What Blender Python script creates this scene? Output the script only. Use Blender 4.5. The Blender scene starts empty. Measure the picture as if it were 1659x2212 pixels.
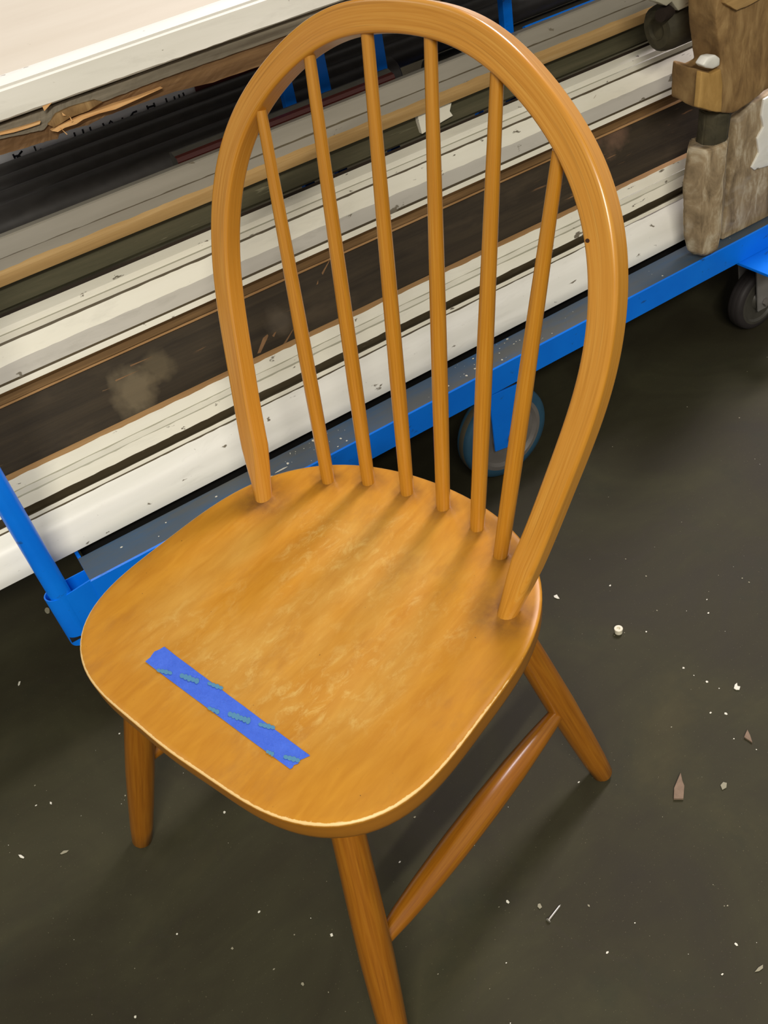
import bpy, bmesh, math, random
from mathutils import Vector, Matrix, noise
random.seed(7)
W, H = 1659.0, 2212.0
F = 2028.48                       # focal length in pixels
CAM = Vector((-0.1575, -0.7317, 1.2263))
RIGHT = Vector((0.8327, -0.5271, -0.1697)); DOWN = Vector((-0.4647, -0.4985, -0.7318)); FWD = Vector((0.3011, 0.6882, -0.6601))
scn = bpy.context.scene
COL = scn.collection

# ------------------------------------------------------------------ camera
cd = bpy.data.cameras.new('camera'); cam = bpy.data.objects.new('camera', cd); COL.objects.link(cam)
FWD.normalize(); RIGHT = (RIGHT - FWD * RIGHT.dot(FWD)).normalized(); DOWN = FWD.cross(RIGHT)
m = Matrix((( RIGHT.x, -DOWN.x, -FWD.x), (RIGHT.y, -DOWN.y, -FWD.y), (RIGHT.z, -DOWN.z, -FWD.z))).to_4x4()
m.translation = CAM; cam.matrix_world = m
cd.sensor_fit = 'VERTICAL'; cd.sensor_height = 36; cd.sensor_width = 27; cd.lens = F / H * 36
cd.clip_start = 0.02
scn.camera = cam
# ------------------------------------------------------------------ world, lights, exposure
wd = bpy.data.worlds.new('world'); scn.world = wd; wd.use_nodes = True
wd.node_tree.nodes['Background'].inputs[0].default_value = (1.0, 0.95, 0.86, 1)
wd.node_tree.nodes['Background'].inputs[1].default_value = 0.30
scn.view_settings.view_transform = 'Standard'; scn.view_settings.look = 'None'
scn.view_settings.gamma = 1; scn.view_settings.use_curve_mapping = False
scn.view_settings.exposure = 0.22
def area(name, loc, sx, sy, rz, power, color, tilt=(0, 0)):
    l = bpy.data.lights.new(name, 'AREA'); l.shape = 'RECTANGLE'; l.size = sx; l.size_y = sy; l.energy = power; l.color = color
    o = bpy.data.objects.new(name, l); COL.objects.link(o); o.location = loc; o.rotation_euler = (tilt[0], tilt[1], rz); return o
RZ = math.radians(18)
area('ceiling_tube', (-1.1, -2.5, 2.75), 2.0, 0.12, RZ, 150, (1.0, 0.94, 0.82))
area('ceiling_tube', (2.3, 0.95, 2.75), 1.6, 0.45, RZ, 92, (1.0, 0.90, 0.94))
area('ceiling_tube', (-1.6, 1.4, 2.75), 2.0, 0.12, RZ, 10, (1.0, 0.95, 0.84))  # unseen third row, guessed from the row spacing, added to light top surfaces

# ------------------------------------------------------------------ helpers
def ray(px, py): return (RIGHT * ((px - W / 2) / F) + DOWN * ((py - H / 2) / F) + FWD)
def at_z(px, py, z):
    d = ray(px, py); return CAM + d * ((z - CAM.z) / d.z)
def at_y(px, py, y):
    d = ray(px, py); return CAM + d * ((y - CAM.y) / d.y)
def zz(mm, y): return CAM.z - mm * (y - CAM.y)       # height of a sight line of slope mm at depth y

def link(name, me, mats, parent=None, smooth=False):
    o = bpy.data.objects.new(name, me); COL.objects.link(o)
    for mt in (mats if isinstance(mats, (list, tuple)) else [mats]): me.materials.append(mt)
    if parent: o.parent = parent
    if smooth:
        for p in me.polygons: p.use_smooth = True
    return o
def mesh(name, verts, faces, mats, parent=None, smooth=False, uvs=None, mi=None):
    me = bpy.data.meshes.new(name); me.from_pydata([tuple(v) for v in verts], [], faces)
    if uvs is not None:
        ul = me.uv_layers.new(name='UVMap')
        for l in me.loops: ul.data[l.index].uv = uvs[l.vertex_index]
    if mi is not None:
        for p, k in zip(me.polygons, mi): p.material_index = k
    me.update()
    return link(name, me, mats, parent, smooth)
def thing(name, label, cat, loc=(0, 0, 0), rz=0, group=None):
    o = bpy.data.objects.new(name, None); COL.objects.link(o); o.location = loc; o.rotation_euler = (0, 0, rz)
    o.empty_display_size = 0.05
    return tag(o, label, cat, group)
def tag(o, label, cat, group=None):
    o['label'] = label; o['category'] = cat
    if group: o['group'] = group
    return o
def struct(o): o['kind'] = 'structure'; return o
def frame(d):
    d = d.normalized(); a = Vector((0, 0, 1)) if abs(d.z) < 0.9 else Vector((1, 0, 0))
    x = a.cross(d).normalized(); return x, d.cross(x).normalized()
def lathe_data(p, q, prof, n=24, cap=True):
    """surface of revolution along p->q; prof = [(t, radius)]"""
    p, q = Vector(p), Vector(q); d = q - p; L = d.length; x, y = frame(d)
    vs, fs, uv = [], [], []
    for t, r in prof:
        for k in range(n + 1):
            a = 2 * math.pi * k / n
            vs.append(p + d * t + (x * math.cos(a) + y * math.sin(a)) * r); uv.append((k / n * 0.11, t * L))
    for i in range(len(prof) - 1):
        for k in range(n):
            a = i * (n + 1) + k; fs.append((a, a + 1, a + n + 2, a + n + 1))
    if cap:
        fs.append(tuple(range(n - 1, -1, -1))); b = (len(prof) - 1) * (n + 1); fs.append(tuple(range(b, b + n)))
    return vs, fs, uv
def lathe(name, p, q, prof, mat, parent=None, n=24, cap=True):
    vs, fs, uv = lathe_data(p, q, prof, n, cap)
    o = mesh(name, vs, fs, mat, parent, True, uv); fix(o); return o
def fix(o, dist=1e-6, sharp=40):
    bm = bmesh.new(); bm.from_mesh(o.data); bmesh.ops.remove_doubles(bm, verts=bm.verts, dist=dist)
    bmesh.ops.recalc_face_normals(bm, faces=bm.faces)
    for e in bm.edges:
        if len(e.link_faces) == 2 and e.calc_face_angle(0) > math.radians(sharp): e.smooth = False
    bm.to_mesh(o.data); bm.free()
def box_bm(bm, lo, hi, bev=0.0):
    r = bmesh.ops.create_cube(bm, size=1); v = r['verts']
    lo, hi = Vector(lo), Vector(hi)
    for w in v: w.co = Vector((lo[i] + (w.co[i] + 0.5) * (hi[i] - lo[i]) for i in range(3)))
    if bev:
        es = list({e for w in v for e in w.link_edges}); bmesh.ops.bevel(bm, geom=es, offset=bev, segments=2, affect='EDGES', profile=0.5)
def bm_obj(name, bm, mat, parent=None, smooth=False):
    bmesh.ops.recalc_face_normals(bm, faces=bm.faces)
    me = bpy.data.meshes.new(name); bm.to_mesh(me); bm.free(); return link(name, me, mat, parent, smooth)
def box(name, lo, hi, mat, parent=None, bev=0.002):
    bm = bmesh.new(); box_bm(bm, lo, hi, bev); return bm_obj(name, bm, mat, parent)
def prism(name, poly, depth, mat, parent=None, bev=0.003, rough=0.0, cuts=0):
    """poly = points (world) of the front outline; depth = vector to the back"""
    bm = bmesh.new(); depth = Vector(depth); a = [bm.verts.new(p) for p in poly]; b = [bm.verts.new(Vector(p) + depth) for p in poly]
    n = len(poly); bm.faces.new(a); bm.faces.new(b[::-1])
    for i in range(n): bm.faces.new((a[i], b[i], b[(i + 1) % n], a[(i + 1) % n]))
    bmesh.ops.recalc_face_normals(bm, faces=bm.faces)
    if bev: bmesh.ops.bevel(bm, geom=list(bm.edges), offset=bev, segments=2, affect='EDGES', profile=0.5)
    if cuts:
        bmesh.ops.triangulate(bm, faces=bm.faces)
        for _ in range(cuts):
            bmesh.ops.subdivide_edges(bm, edges=[e for e in bm.edges if e.calc_length() > 0.012], cuts=1)
            bmesh.ops.triangulate(bm, faces=bm.faces)
        if rough:
            for v in bm.verts: v.co += Vector(noise.noise_vector(v.co * 28 + Vector((3, 1, 7)))) * rough + Vector(noise.noise_vector(v.co * 90)) * rough * 0.35
    return bm_obj(name, bm, mat, parent, smooth=bool(rough))
def board(name, prof, x0, x1, mats, parent=None, seg=0.012, ragged=None, endcut=0.0, amp=0.0006):
    """long piece running along X; prof = [(y, z, material index of the band that starts here)] closed loop; ragged = {row: amplitude}"""
    n = len(prof); N = max(2, int((x1 - x0) / seg)); vs, fs, mi, uv = [], [], [], []
    S = [0]
    for i in range(n): S.append(S[-1] + math.hypot(prof[(i + 1) % n][0] - prof[i][0], prof[(i + 1) % n][1] - prof[i][1]))
    sd = random.random() * 50
    for j in range(N + 1):
        x = x0 + (x1 - x0) * j / N
        for i, pt in enumerate(prof):
            y, z = pt[0], pt[1]; w = amp * noise.noise(Vector((x * 3, i * 1.7, sd)))
            if ragged and i in ragged:
                nx = prof[(i + 1) % n]; dx = Vector((nx[0] - y, nx[1] - z)); dx = dx.normalized() if dx.length > 0 else dx
                a = ragged[i] * (noise.noise(Vector((x * 22, sd, i))) + 0.7 * noise.noise(Vector((x * 70, sd, i))) + 0.35 * random.uniform(-1, 1))
                y += dx.x * a; z += dx.y * a
            e = endcut * (z - prof[0][1]) if j == N else 0
            vs.append((x + e, y + w, z + w)); uv.append((x, S[i]))
    for j in range(N):
        for i in range(n):
            a, b = j * n + i, j * n + (i + 1) % n; fs.append((a, b, b + n, a + n)); mi.append(prof[i][2])
    fs.append(tuple(range(n))[::-1]); mi.append(len(mats) - 1 if len(mats) > 1 else 0)
    fs.append(tuple(range(N * n, N * n + n))); mi.append(len(mats) - 1 if len(mats) > 1 else 0)
    o = mesh(name, vs, fs, mats, parent, False, uv, mi)
    bm = bmesh.new(); bm.from_mesh(o.data); bmesh.ops.recalc_face_normals(bm, faces=bm.faces)
    for f in bm.faces: f.smooth = True
    for e in bm.edges:
        if len(e.link_faces) == 2 and (e.calc_face_angle(0) > 0.42 or e.link_faces[0].material_index != e.link_faces[1].material_index): e.smooth = False
    bm.to_mesh(o.data); bm.free()
    return o

# ------------------------------------------------------------------ materials
def rgb(r, g, b):
    f = lambda c: (c / 255 / 12.92) if c <= 10 else ((c / 255 + 0.055) / 1.055) ** 2.4
    return (f(r), f(g), f(b), 1)
class M:
    def __init__(s, name, rough=0.6, spec=0.4):
        s.m = bpy.data.materials.new(name); s.m.use_nodes = True; s.t = s.m.node_tree; s.b = s.t.nodes['Principled BSDF']
        s.b.inputs['Roughness'].default_value = rough; s.b.inputs['Specular IOR Level'].default_value = spec
    def n(s, t, **k):
        x = s.t.nodes.new(t)
        for a, v in k.items(): setattr(x, a, v)
        return x
    def l(s, a, b): s.t.links.new(a, b)
    def coord(s, kind='Object', scale=(1, 1, 1), rot=(0, 0, 0)):
        c = s.n('ShaderNodeTexCoord'); mp = s.n('ShaderNodeMapping'); mp.inputs['Scale'].default_value = scale; mp.inputs['Rotation'].default_value = rot
        s.l(c.outputs[kind], mp.inputs[0]); return mp.outputs[0]
    def noise(s, co, scale, detail=4, rough=0.55, dist=0.0):
        x = s.n('ShaderNodeTexNoise'); x.inputs['Scale'].default_value = scale; x.inputs['Detail'].default_value = detail
        x.inputs['Roughness'].default_value = rough; x.inputs['Distortion'].default_value = dist; s.l(co, x.inputs['Vector']); return x.outputs[0]
    def ramp(s, f, stops):
        x = s.n('ShaderNodeValToRGB'); e = x.color_ramp.elements
        while len(e) < len(stops): e.new(0.5)
        for a, (p, c) in zip(e, stops): a.position = p; a.color = c if len(c) == 4 else (*c, 1)
        s.l(f, x.inputs[0]); return x.outputs[0]
    def bw(s, f, a, b): return s.ramp(f, [(a, (0, 0, 0, 1)), (b, (1, 1, 1, 1))])
    def mix(s, f, a, b, mode='MIX'):
        x = s.n('ShaderNodeMix', data_type='RGBA', blend_type=mode)
        if isinstance(f, (int, float)): x.inputs[0].default_value = f
        else: s.l(f, x.inputs[0])
        for i, v in ((6, a), (7, b)):
            if isinstance(v, tuple): x.inputs[i].default_value = v
            else: s.l(v, x.inputs[i])
        return x.outputs[2]
    def math(s, op, a, b=0.0):
        x = s.n('ShaderNodeMath', operation=op)
        for i, v in ((0, a), (1, b)):
            if isinstance(v, (int, float)): x.inputs[i].default_value = v
            else: s.l(v, x.inputs[i])
        return x.outputs[0]
    def attr(s, name):
        x = s.n('ShaderNodeAttribute'); x.attribute_name = name; return x.outputs['Fac']
    def color(s, c):
        if isinstance(c, tuple): s.b.inputs['Base Color'].default_value = c
        else: s.l(c, s.b.inputs['Base Color'])
    def rough(s, c): s.l(c, s.b.inputs['Roughness'])
    def bump(s, f, strength=0.3, dist=0.001):
        x = s.n('ShaderNodeBump'); x.inputs['Strength'].default_value = strength; x.inputs['Distance'].default_value = dist
        s.l(f, x.inputs['Height']); s.l(x.outputs[0], s.b.inputs['Normal'])

def wood(name, c0, c1, c2, kind='UV', gx=260, gy=9, rough=0.30, coat=0.45, dark=0.5):
    w = M(name, rough)
    co = w.coord(kind, (gx, gy, 1) if kind == 'UV' else (gx, gy, gx)); g = w.noise(co, 1.0, 4, 0.6, 0.4)
    col = w.ramp(g, [(0.30, c0), (0.52, c1), (0.72, c2)])
    co2 = w.coord(kind, (gx * 1.6, gy * 0.9, 1) if kind == 'UV' else (gx * 1.6, gy * 0.9, gx)); pores = w.bw(w.noise(co2, 1.0, 2, 0.5), 0.30, 0.42)
    col = w.mix(w.math('MULTIPLY', w.math('SUBTRACT', 1.0, pores), dark), col, tuple(0.45 * v for v in c0[:3]) + (1,))
    co3 = w.coord('Object'); col = w.mix(w.math('MULTIPLY', w.noise(co3, 22, 3), 0.25), col, c0)
    w.color(col); w.bump(g, 0.08, 0.0006)
    w.b.inputs['Coat Weight'].default_value = coat; w.b.inputs['Coat Roughness'].default_value = 0.22
    return w.m
HON = wood('honey_wood', rgb(171, 113, 24), rgb(185, 127, 36), rgb(194, 140, 51), dark=0.3)
HONB = wood('honey_wood_bow', rgb(182, 122, 33), rgb(197, 137, 48), rgb(205, 151, 64), gx=420, gy=7, dark=0.4)
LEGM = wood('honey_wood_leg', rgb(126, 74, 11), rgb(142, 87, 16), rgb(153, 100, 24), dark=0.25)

def seat_mat():
    w = M('worn_seat_wood', 0.42)
    co = w.coord('Object', (80, 16, 80)); g = w.noise(co, 1.0, 4, 0.6, 0.5)
    base = w.ramp(g, [(0.3, rgb(177, 118, 23)), (0.7, rgb(190, 133, 35))])
    rho = w.attr('rho')
    inner = w.ramp(rho, [(0.55, (1, 1, 1, 1)), (0.86, (0, 0, 0, 1))])
    worn = w.ramp(g, [(0.3, rgb(186, 137, 55)), (0.7, rgb(197, 152, 70))])
    big = w.bw(w.noise(w.coord('Object', (9, 4, 9)), 1.0, 3, 0.6), 0.36, 0.62)
    col = w.mix(w.math('MULTIPLY', w.math('MULTIPLY', inner, big), 0.85), base, worn)
    # pale scuffs where the varnish has gone
    sc = w.bw(w.noise(w.coord('Object', (64, 34, 64), (0, 0, 0.5)), 1.0, 8, 0.78, 0.5), 0.50, 0.66)
    pat = w.bw(w.noise(w.coord('Object', (13, 8, 13)), 1.0, 3), 0.40, 0.62)
    col = w.mix(w.math('MULTIPLY', w.math('MULTIPLY', w.math('MULTIPLY', sc, pat), inner), 0.7), col, rgb(206, 175, 99))
    # greyish dirt in patches
    dirt = w.bw(w.noise(w.coord('Object', (20, 12, 20), (0, 0, 1)), 1.0, 5, 0.7), 0.56, 0.78)
    col = w.mix(w.math('MULTIPLY', dirt, 0.45), col, rgb(150, 100, 44))
    spots = w.bw(w.noise(w.coord('Object'), 230, 1), 0.80, 0.84); col = w.mix(spots, col, rgb(90, 60, 24))
    # bare worn rim along the front
    ed = w.attr('edge'); en = w.noise(w.coord('Object'), 120, 4, 0.7)
    e = w.bw(w.math('ADD', ed, w.math('MULTIPLY', w.math('SUBTRACT', en, 0.5), 0.75)), 0.52, 0.66)
    col = w.mix(w.math('MULTIPLY', e, 0.85), col, rgb(232, 200, 140))
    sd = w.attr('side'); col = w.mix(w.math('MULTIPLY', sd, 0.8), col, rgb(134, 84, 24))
    gr = w.attr('grime_shade'); gn = w.noise(w.coord('Object'), 60, 4, 0.6)
    col = w.mix(w.math('MULTIPLY', w.math('MULTIPLY', gr, gn), 1.3), col, rgb(110, 72, 32))
    w.color(col); w.bump(w.noise(w.coord('Object', (160, 60, 160)), 1.0, 4), 0.10, 0.0006)
    w.rough(w.ramp(pat, [(0, (0.36,) * 3), (1, (0.5,) * 3)]))
    w.b.inputs['Coat Weight'].default_value = 0.12; w.b.inputs['Coat Roughness'].default_value = 0.3
    return w.m
SEATM = seat_mat()

def paint(name, c, c2, chip=rgb(120, 112, 96), amt=0.66, rough=0.38, dirt=0.4):
    w = M(name, rough)
    col = w.mix(w.bw(w.noise(w.coord('Object', (2.5, 30, 30)), 1.0, 4), 0.35, 0.7), c, c2)
    d = w.bw(w.noise(w.coord('Object', (6, 26, 26)), 1.0, 6, 0.7, 0.6), 0.55, 0.85); col = w.mix(w.math('MULTIPLY', d, dirt), col, rgb(140, 136, 122))
    fleck = w.bw(w.noise(w.coord('Object', (26, 60, 60)), 1.0, 5, 0.6, 0.3), amt, amt + 0.03); col = w.mix(fleck, col, chip)
    w.color(col); w.bump(w.math('ADD', w.noise(w.coord('Object', (8, 40, 40)), 1.0, 5), fleck), 0.22, 0.0008); return w.m
CREAM = paint('cream_paint', rgb(246, 243, 228), rgb(238, 234, 216), dirt=0.25)
WHITE = paint('white_paint', rgb(246, 245, 238), rgb(236, 235, 226), dirt=0.3)
CREAM_SHADE = paint('cream_paint_shaded', rgb(204, 200, 190), rgb(192, 188, 178), dirt=0.5)  # greyed cream: shade on the architrave's flat band is put in the colour
DULLP = paint('dull_paint', rgb(158, 152, 139), rgb(142, 137, 124), dirt=0.5)
GAPP = paint('groove_tone', rgb(96, 86, 66), rgb(78, 68, 50))  # darker tone on the groove bands and the gap between boards
CHIPG = paint('old_grey_undercoat', rgb(180, 178, 158), rgb(168, 164, 146))

def rough_wood(name, c0, c1, c2, sx=3, syz=60, rough=0.75, streak=None, kind='Object', patch=None, blobs=()):
    w = M(name, rough); g = w.noise(w.coord(kind, (sx, syz, syz)), 1.0, 6, 0.65, 0.5)
    col = w.ramp(g, [(0.3, c0), (0.5, c1), (0.72, c2)])
    if patch:
        pp = w.bw(w.noise(w.coord('Object', (5, 14, 14)), 1.0, 4, 0.6), 0.55, 0.78); col = w.mix(w.math('MULTIPLY', pp, 0.7), col, patch)
    if streak:
        st = w.bw(w.noise(w.coord('Object', (14, 150, 150)), 1.0, 3, 0.5), 0.66, 0.72)
        st = w.math('MULTIPLY', st, w.bw(w.noise(w.coord('Object', (4, 12, 12)), 1.0, 2), 0.5, 0.6)); col = w.mix(st, col, streak)
    for pos, rad, bc in blobs:                       # dusty stains at given places on the wood
        vd = w.n('ShaderNodeVectorMath', operation='DISTANCE'); w.l(w.coord('Object'), vd.inputs[0]); vd.inputs[1].default_value = pos
        wob = w.math('MULTIPLY', w.math('SUBTRACT', w.noise(w.coord('Object'), 26, 3), 0.5), rad * 1.6)
        k = w.ramp(w.math('DIVIDE', w.math('ADD', vd.outputs['Value'], wob), rad), [(0.35, (1, 1, 1, 1)), (1.0, (0, 0, 0, 1))])
        col = w.mix(w.math('MULTIPLY', k, 0.5), col, bc)
    w.color(col); w.bump(g, 0.5, 0.0015); return w.m
DARKW = rough_wood('dark_stained_wood', rgb(42, 34, 24), rgb(55, 46, 33), rgb(68, 57, 41), streak=rgb(142, 106, 71), patch=rgb(87, 74, 56), blobs=((tuple(at_y(292, 848, .622)), 0.045, rgb(142, 127, 99)), (tuple(at_y(335, 792, .632)), 0.032, rgb(114, 101, 76)), (tuple(at_y(1330, 280, .632)), 0.05, rgb(142, 110, 89)), (tuple(at_y(600, 690, .63)), 0.03, rgb(104, 93, 78))))
BROWNG = rough_wood('brown_dirty_groove', rgb(88, 64, 34), rgb(112, 84, 48), rgb(150, 116, 74))
TANW = rough_wood('tan_raw_wood', rgb(149, 112, 69), rgb(171, 132, 86), rgb(184, 147, 100))
TANB = rough_wood('tan_rounded_edge', rgb(163, 130, 80), rgb(182, 147, 93), rgb(198, 165, 113))
VDARK = rough_wood('very_dark_brown', rgb(40, 30, 21), rgb(51, 40, 28), rgb(61, 48, 34))
OLIVE = rough_wood('olive_dark_board', rgb(64, 61, 42), rgb(77, 74, 53), rgb(92, 86, 64), streak=rgb(120, 116, 92))
WEATH = rough_wood('weathered_grey_wood', rgb(78, 68, 54), rgb(112, 104, 88), rgb(140, 130, 112), patch=rgb(124, 96, 62))
WEATHB = rough_wood('weathered_brown_wood', rgb(80, 58, 34), rgb(110, 82, 52), rgb(146, 114, 76))
SPLINT = rough_wood('fresh_split_wood', rgb(196, 140, 84), rgb(222, 172, 112), rgb(236, 196, 140), sx=12, syz=160)
POSTW = rough_wood('old_post_wood', rgb(105, 89, 66), rgb(158, 138, 108), rgb(214, 203, 178), sx=40, syz=14, patch=rgb(203, 197, 185))
BLOCKW = rough_wood('old_block_wood', rgb(104, 78, 46), rgb(142, 112, 70), rgb(176, 146, 98), sx=36, syz=12)
BLOCKT = rough_wood('tan_block_wood', rgb(158, 122, 62), rgb(180, 142, 80), rgb(196, 160, 96), sx=36, syz=12)
LOGW = rough_wood('dark_olive_wood', rgb(46, 42, 28), rgb(62, 58, 42), rgb(78, 72, 52), sx=10, syz=30)
DOOR_RAIL_SHADE = paint('door_rail_paint_shaded', rgb(212, 210, 198), rgb(200, 198, 184), amt=0.70, dirt=0.4)  # the door's white paint, darkened: the rail's shade is in the colour
DOOR_PANEL_SHADE = paint('door_panel_paint_shaded', rgb(214, 207, 192), rgb(208, 200, 184), amt=0.72, rough=0.38, dirt=0.1)  # same door paint toned down, so the panel's weaker light is painted in
SCRATCH = rough_wood('scratched_bare_wood', rgb(112, 84, 56), rgb(136, 102, 68), rgb(150, 116, 80), sx=30)
RAWEND = rough_wood('board_end_wood', rgb(96, 76, 50), rgb(126, 102, 70), rgb(150, 124, 90), sx=60)

def simple(name, c, rough=0.5, metal=0.0, var=0.0, scale=40, spec=0.4):
    w = M(name, rough, spec)
    if var: w.color(w.mix(w.math('MULTIPLY', w.bw(w.noise(w.coord('Object'), scale, 4), 0.35, 0.7), var), c, tuple(v * 0.45 for v in c[:3]) + (1,)))
    else: w.color(c)
    w.b.inputs['Metallic'].default_value = metal; return w.m
def blue_mat():
    w = M('blue_enamel', 0.34)
    a = rgb(2, 116, 236); col = w.mix(w.bw(w.noise(w.coord('Object'), 9, 4), 0.35, 0.7), a, rgb(6, 126, 246))
    chip = w.bw(w.noise(w.coord('Object', (30, 60, 60)), 1.0, 5, 0.7), 0.63, 0.70); col = w.mix(w.math('MULTIPLY', chip, 0.7), col, rgb(30, 66, 120))
    w.color(col); w.bump(w.noise(w.coord('Object'), 60, 4), 0.2, 0.001); return w.m
BLUE = blue_mat()
def flange_mat():
    w = M('scuffed_blue_steel', 0.5)
    n1 = w.bw(w.noise(w.coord('Object', (3, 18, 18)), 1.0, 5, 0.65), 0.36, 0.6)
    col = w.mix(n1, rgb(48, 88, 126), rgb(86, 90, 90))
    col = w.mix(w.math('MULTIPLY', w.bw(w.noise(w.coord('Object'), 7, 2), 0.45, 0.6), 0.5), col, rgb(74, 82, 88))
    w.color(col); w.bump(w.noise(w.coord('Object'), 90, 4), 0.15, 0.0008); return w.m
FLANGE = flange_mat()
TAPEM = M('blue_masking_tape', 0.6); TAPEM.color(TAPEM.mix(TAPEM.noise(TAPEM.coord('Object'), 60, 3), rgb(52, 92, 206), rgb(70, 112, 226)))
TAPEM.bump(TAPEM.noise(TAPEM.coord('Object', (240, 90, 90)), 1.0, 4, 0.7), 0.9, 0.002); TAPEM = TAPEM.m
PRINT = simple('faded_green_print', rgb(76, 132, 168), 0.6)
BLACKP = simple('black_painted_pipe', rgb(65, 62, 60), 0.42, var=0.5)
GREYPIPE = simple('dull_grey_pipe', rgb(70, 68, 62), 0.45, var=0.4)
BLACKD = simple('deck_shade_black', rgb(26, 25, 24), 0.6)  # near-black deck: darkness of the opening behind the flange is in the colour
REDB = simple('dark_red_varnish', rgb(64, 26, 22), 0.25, spec=0.6)
REDP = simple('dark_red_paint', rgb(92, 36, 34), 0.6)
CARD = simple('white_card', rgb(240, 240, 244), 0.7)
INK = simple('black_ink', rgb(44, 44, 52), 0.6)
TYRE = simple('blue_rubber', rgb(44, 82, 106), 0.6, var=0.3)
TREAD = simple('brown_tread', rgb(86, 80, 64), 0.7, var=0.3)
RIM = simple('grey_wheel_rim', rgb(112, 108, 104), 0.45, var=0.3)
RUBBER = simple('black_rubber', rgb(46, 42, 42), 0.6, var=0.3)
STEEL = simple('dull_steel', rgb(168, 166, 164), 0.4, metal=0.6, var=0.2)
NAILM = simple('nail_steel', rgb(190, 186, 176), 0.3, metal=0.7)
PLUG = simple('white_plastic', rgb(214, 208, 186), 0.45)
CHIPM = simple('wood_chip', rgb(126, 106, 88), 0.8, var=0.4, scale=120)
FLAKE = simple('white_paint_flake', rgb(214, 212, 198), 0.7)
FLAKED = simple('dusty_paint_flake', rgb(140, 136, 116), 0.8)
DARKSOCK = simple('socket_inside', rgb(20, 20, 20), 0.8)

def floor_mat():
    w = M('stained_concrete', 0.55, 0.22)
    a = w.noise(w.coord('Object', (1, 1, 1), (0, 0, 0.3)), 3.2, 5, 0.6, 0.8)
    col = w.ramp(a, [(0.28, rgb(42, 38, 26)), (0.45, rgb(50, 47, 32)), (0.6, rgb(57, 55, 38)), (0.78, rgb(69, 65, 45))])
    b = w.noise(w.coord('Object', (3, 14, 3), (0, 0, 0.5)), 1.0, 5, 0.65, 0.6)
    col = w.mix(w.math('MULTIPLY', w.bw(b, 0.4, 0.75), 0.28), col, rgb(38, 33, 28))
    c = w.noise(w.coord('Object', (1, 1, 1), (0, 0, 1)), 7, 6, 0.7); col = w.mix(w.math('MULTIPLY', w.bw(c, 0.55, 0.8), 0.5), col, rgb(38, 43, 32))
    s = w.bw(w.noise(w.coord('Object'), 420, 2, 0.6), 0.68, 0.78); col = w.mix(w.math('MULTIPLY', s, 0.35), col, rgb(150, 142, 112))
    # crack-like scratches
    v = w.n('ShaderNodeTexVoronoi', feature='DISTANCE_TO_EDGE'); v.inputs['Scale'].default_value = 1.6
    dn = w.n('ShaderNodeVectorMath', operation='ADD'); nn = w.n('ShaderNodeTexNoise'); nn.inputs['Scale'].default_value = 6; nn.inputs['Detail'].default_value = 5
    oc = w.coord('Object'); w.l(oc, nn.inputs['Vector']); sc = w.n('ShaderNodeVectorMath', operation='SCALE'); sc.inputs['Scale'].default_value = 0.25
    w.l(nn.outputs['Color'], sc.inputs[0]); w.l(oc, dn.inputs[0]); w.l(sc.outputs[0], dn.inputs[1]); w.l(dn.outputs[0], v.inputs['Vector'])
    cr = w.ramp(v.outputs['Distance'], [(0.0, (1, 1, 1, 1)), (0.006, (0, 0, 0, 1))]); col = w.mix(w.math('MULTIPLY', cr, 0.22), col, rgb(52, 46, 40))
    w.color(col); w.rough(w.ramp(a, [(0.3, (0.62,) * 3), (0.7, (0.78,) * 3)])); w.bump(w.noise(w.coord('Object'), 60, 6, 0.7), 0.12, 0.001); return w.m
FLOORM = floor_mat()
WALLM = simple('dark_wall', rgb(70, 68, 64), 0.8, var=0.3, scale=3)

# ------------------------------------------------------------------ setting
struct(box('floor', (-3.5, -3.0, -0.05), (5.5, 3.2, 0.0), FLOORM, bev=0))
struct(box('wall_back', (-3.5, 3.2, -0.05), (5.5, 3.3, 3.2), WALLM, bev=0))

# ------------------------------------------------------------------ the chair
PSI = 1.2586; SH = 0.43
CA = Matrix.Rotation(-PSI, 4, 'Z')                  # chair frame -> world
chair = thing('dining_chair', 'honey-coloured wooden spindle-back chair with worn seat in front of the blue trolley', 'chair', (0, 0, 0), -PSI)
AK = (0.2582, -0.0587, -0.0112, -0.0120, -0.0086, 0.0058, 0.0023)
SC0 = Vector((0, 0.065))
def outline(t):
    r = sum(a * math.cos(k * t) for k, a in enumerate(AK)); return Vector((r * math.sin(t), -r * math.cos(t)))
NT = 144
OUT = [outline(2 * math.pi * k / NT) for k in range(NT)]
def rho_of(x, y):
    v = Vector((x, y)) - SC0
    if v.length < 1e-6: return 0
    a = math.atan2(v.y, v.x); best = None
    for p in OUT:
        q = p - SC0; d = abs(math.atan2(math.sin(math.atan2(q.y, q.x) - a), math.cos(math.atan2(q.y, q.x) - a)))
        if best is None or d < best[0]: best = (d, q.length)
    return v.length / best[1]
def sstep(a, b, x):
    t = min(1, max(0, (x - a) / (b - a))); return t * t * (3 - 2 * t)
def dish(x, y, rho):
    d = 1 - sstep(0.45, 0.90, rho)
    return -0.007 * d - 0.0015 * (1 - sstep(0.9, 1.0, rho))
def seat_z(x, y): return SH + dish(x, y, rho_of(x, y))
BASES = [(-0.142, 0.2393), (-0.0899, 0.2639), (-0.0298, 0.2731), (0.0298, 0.2731), (0.0899, 0.2639), (0.142, 0.2393)]
FEETB = [(-0.1994, 0.168), (0.1994, 0.168)]
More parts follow.
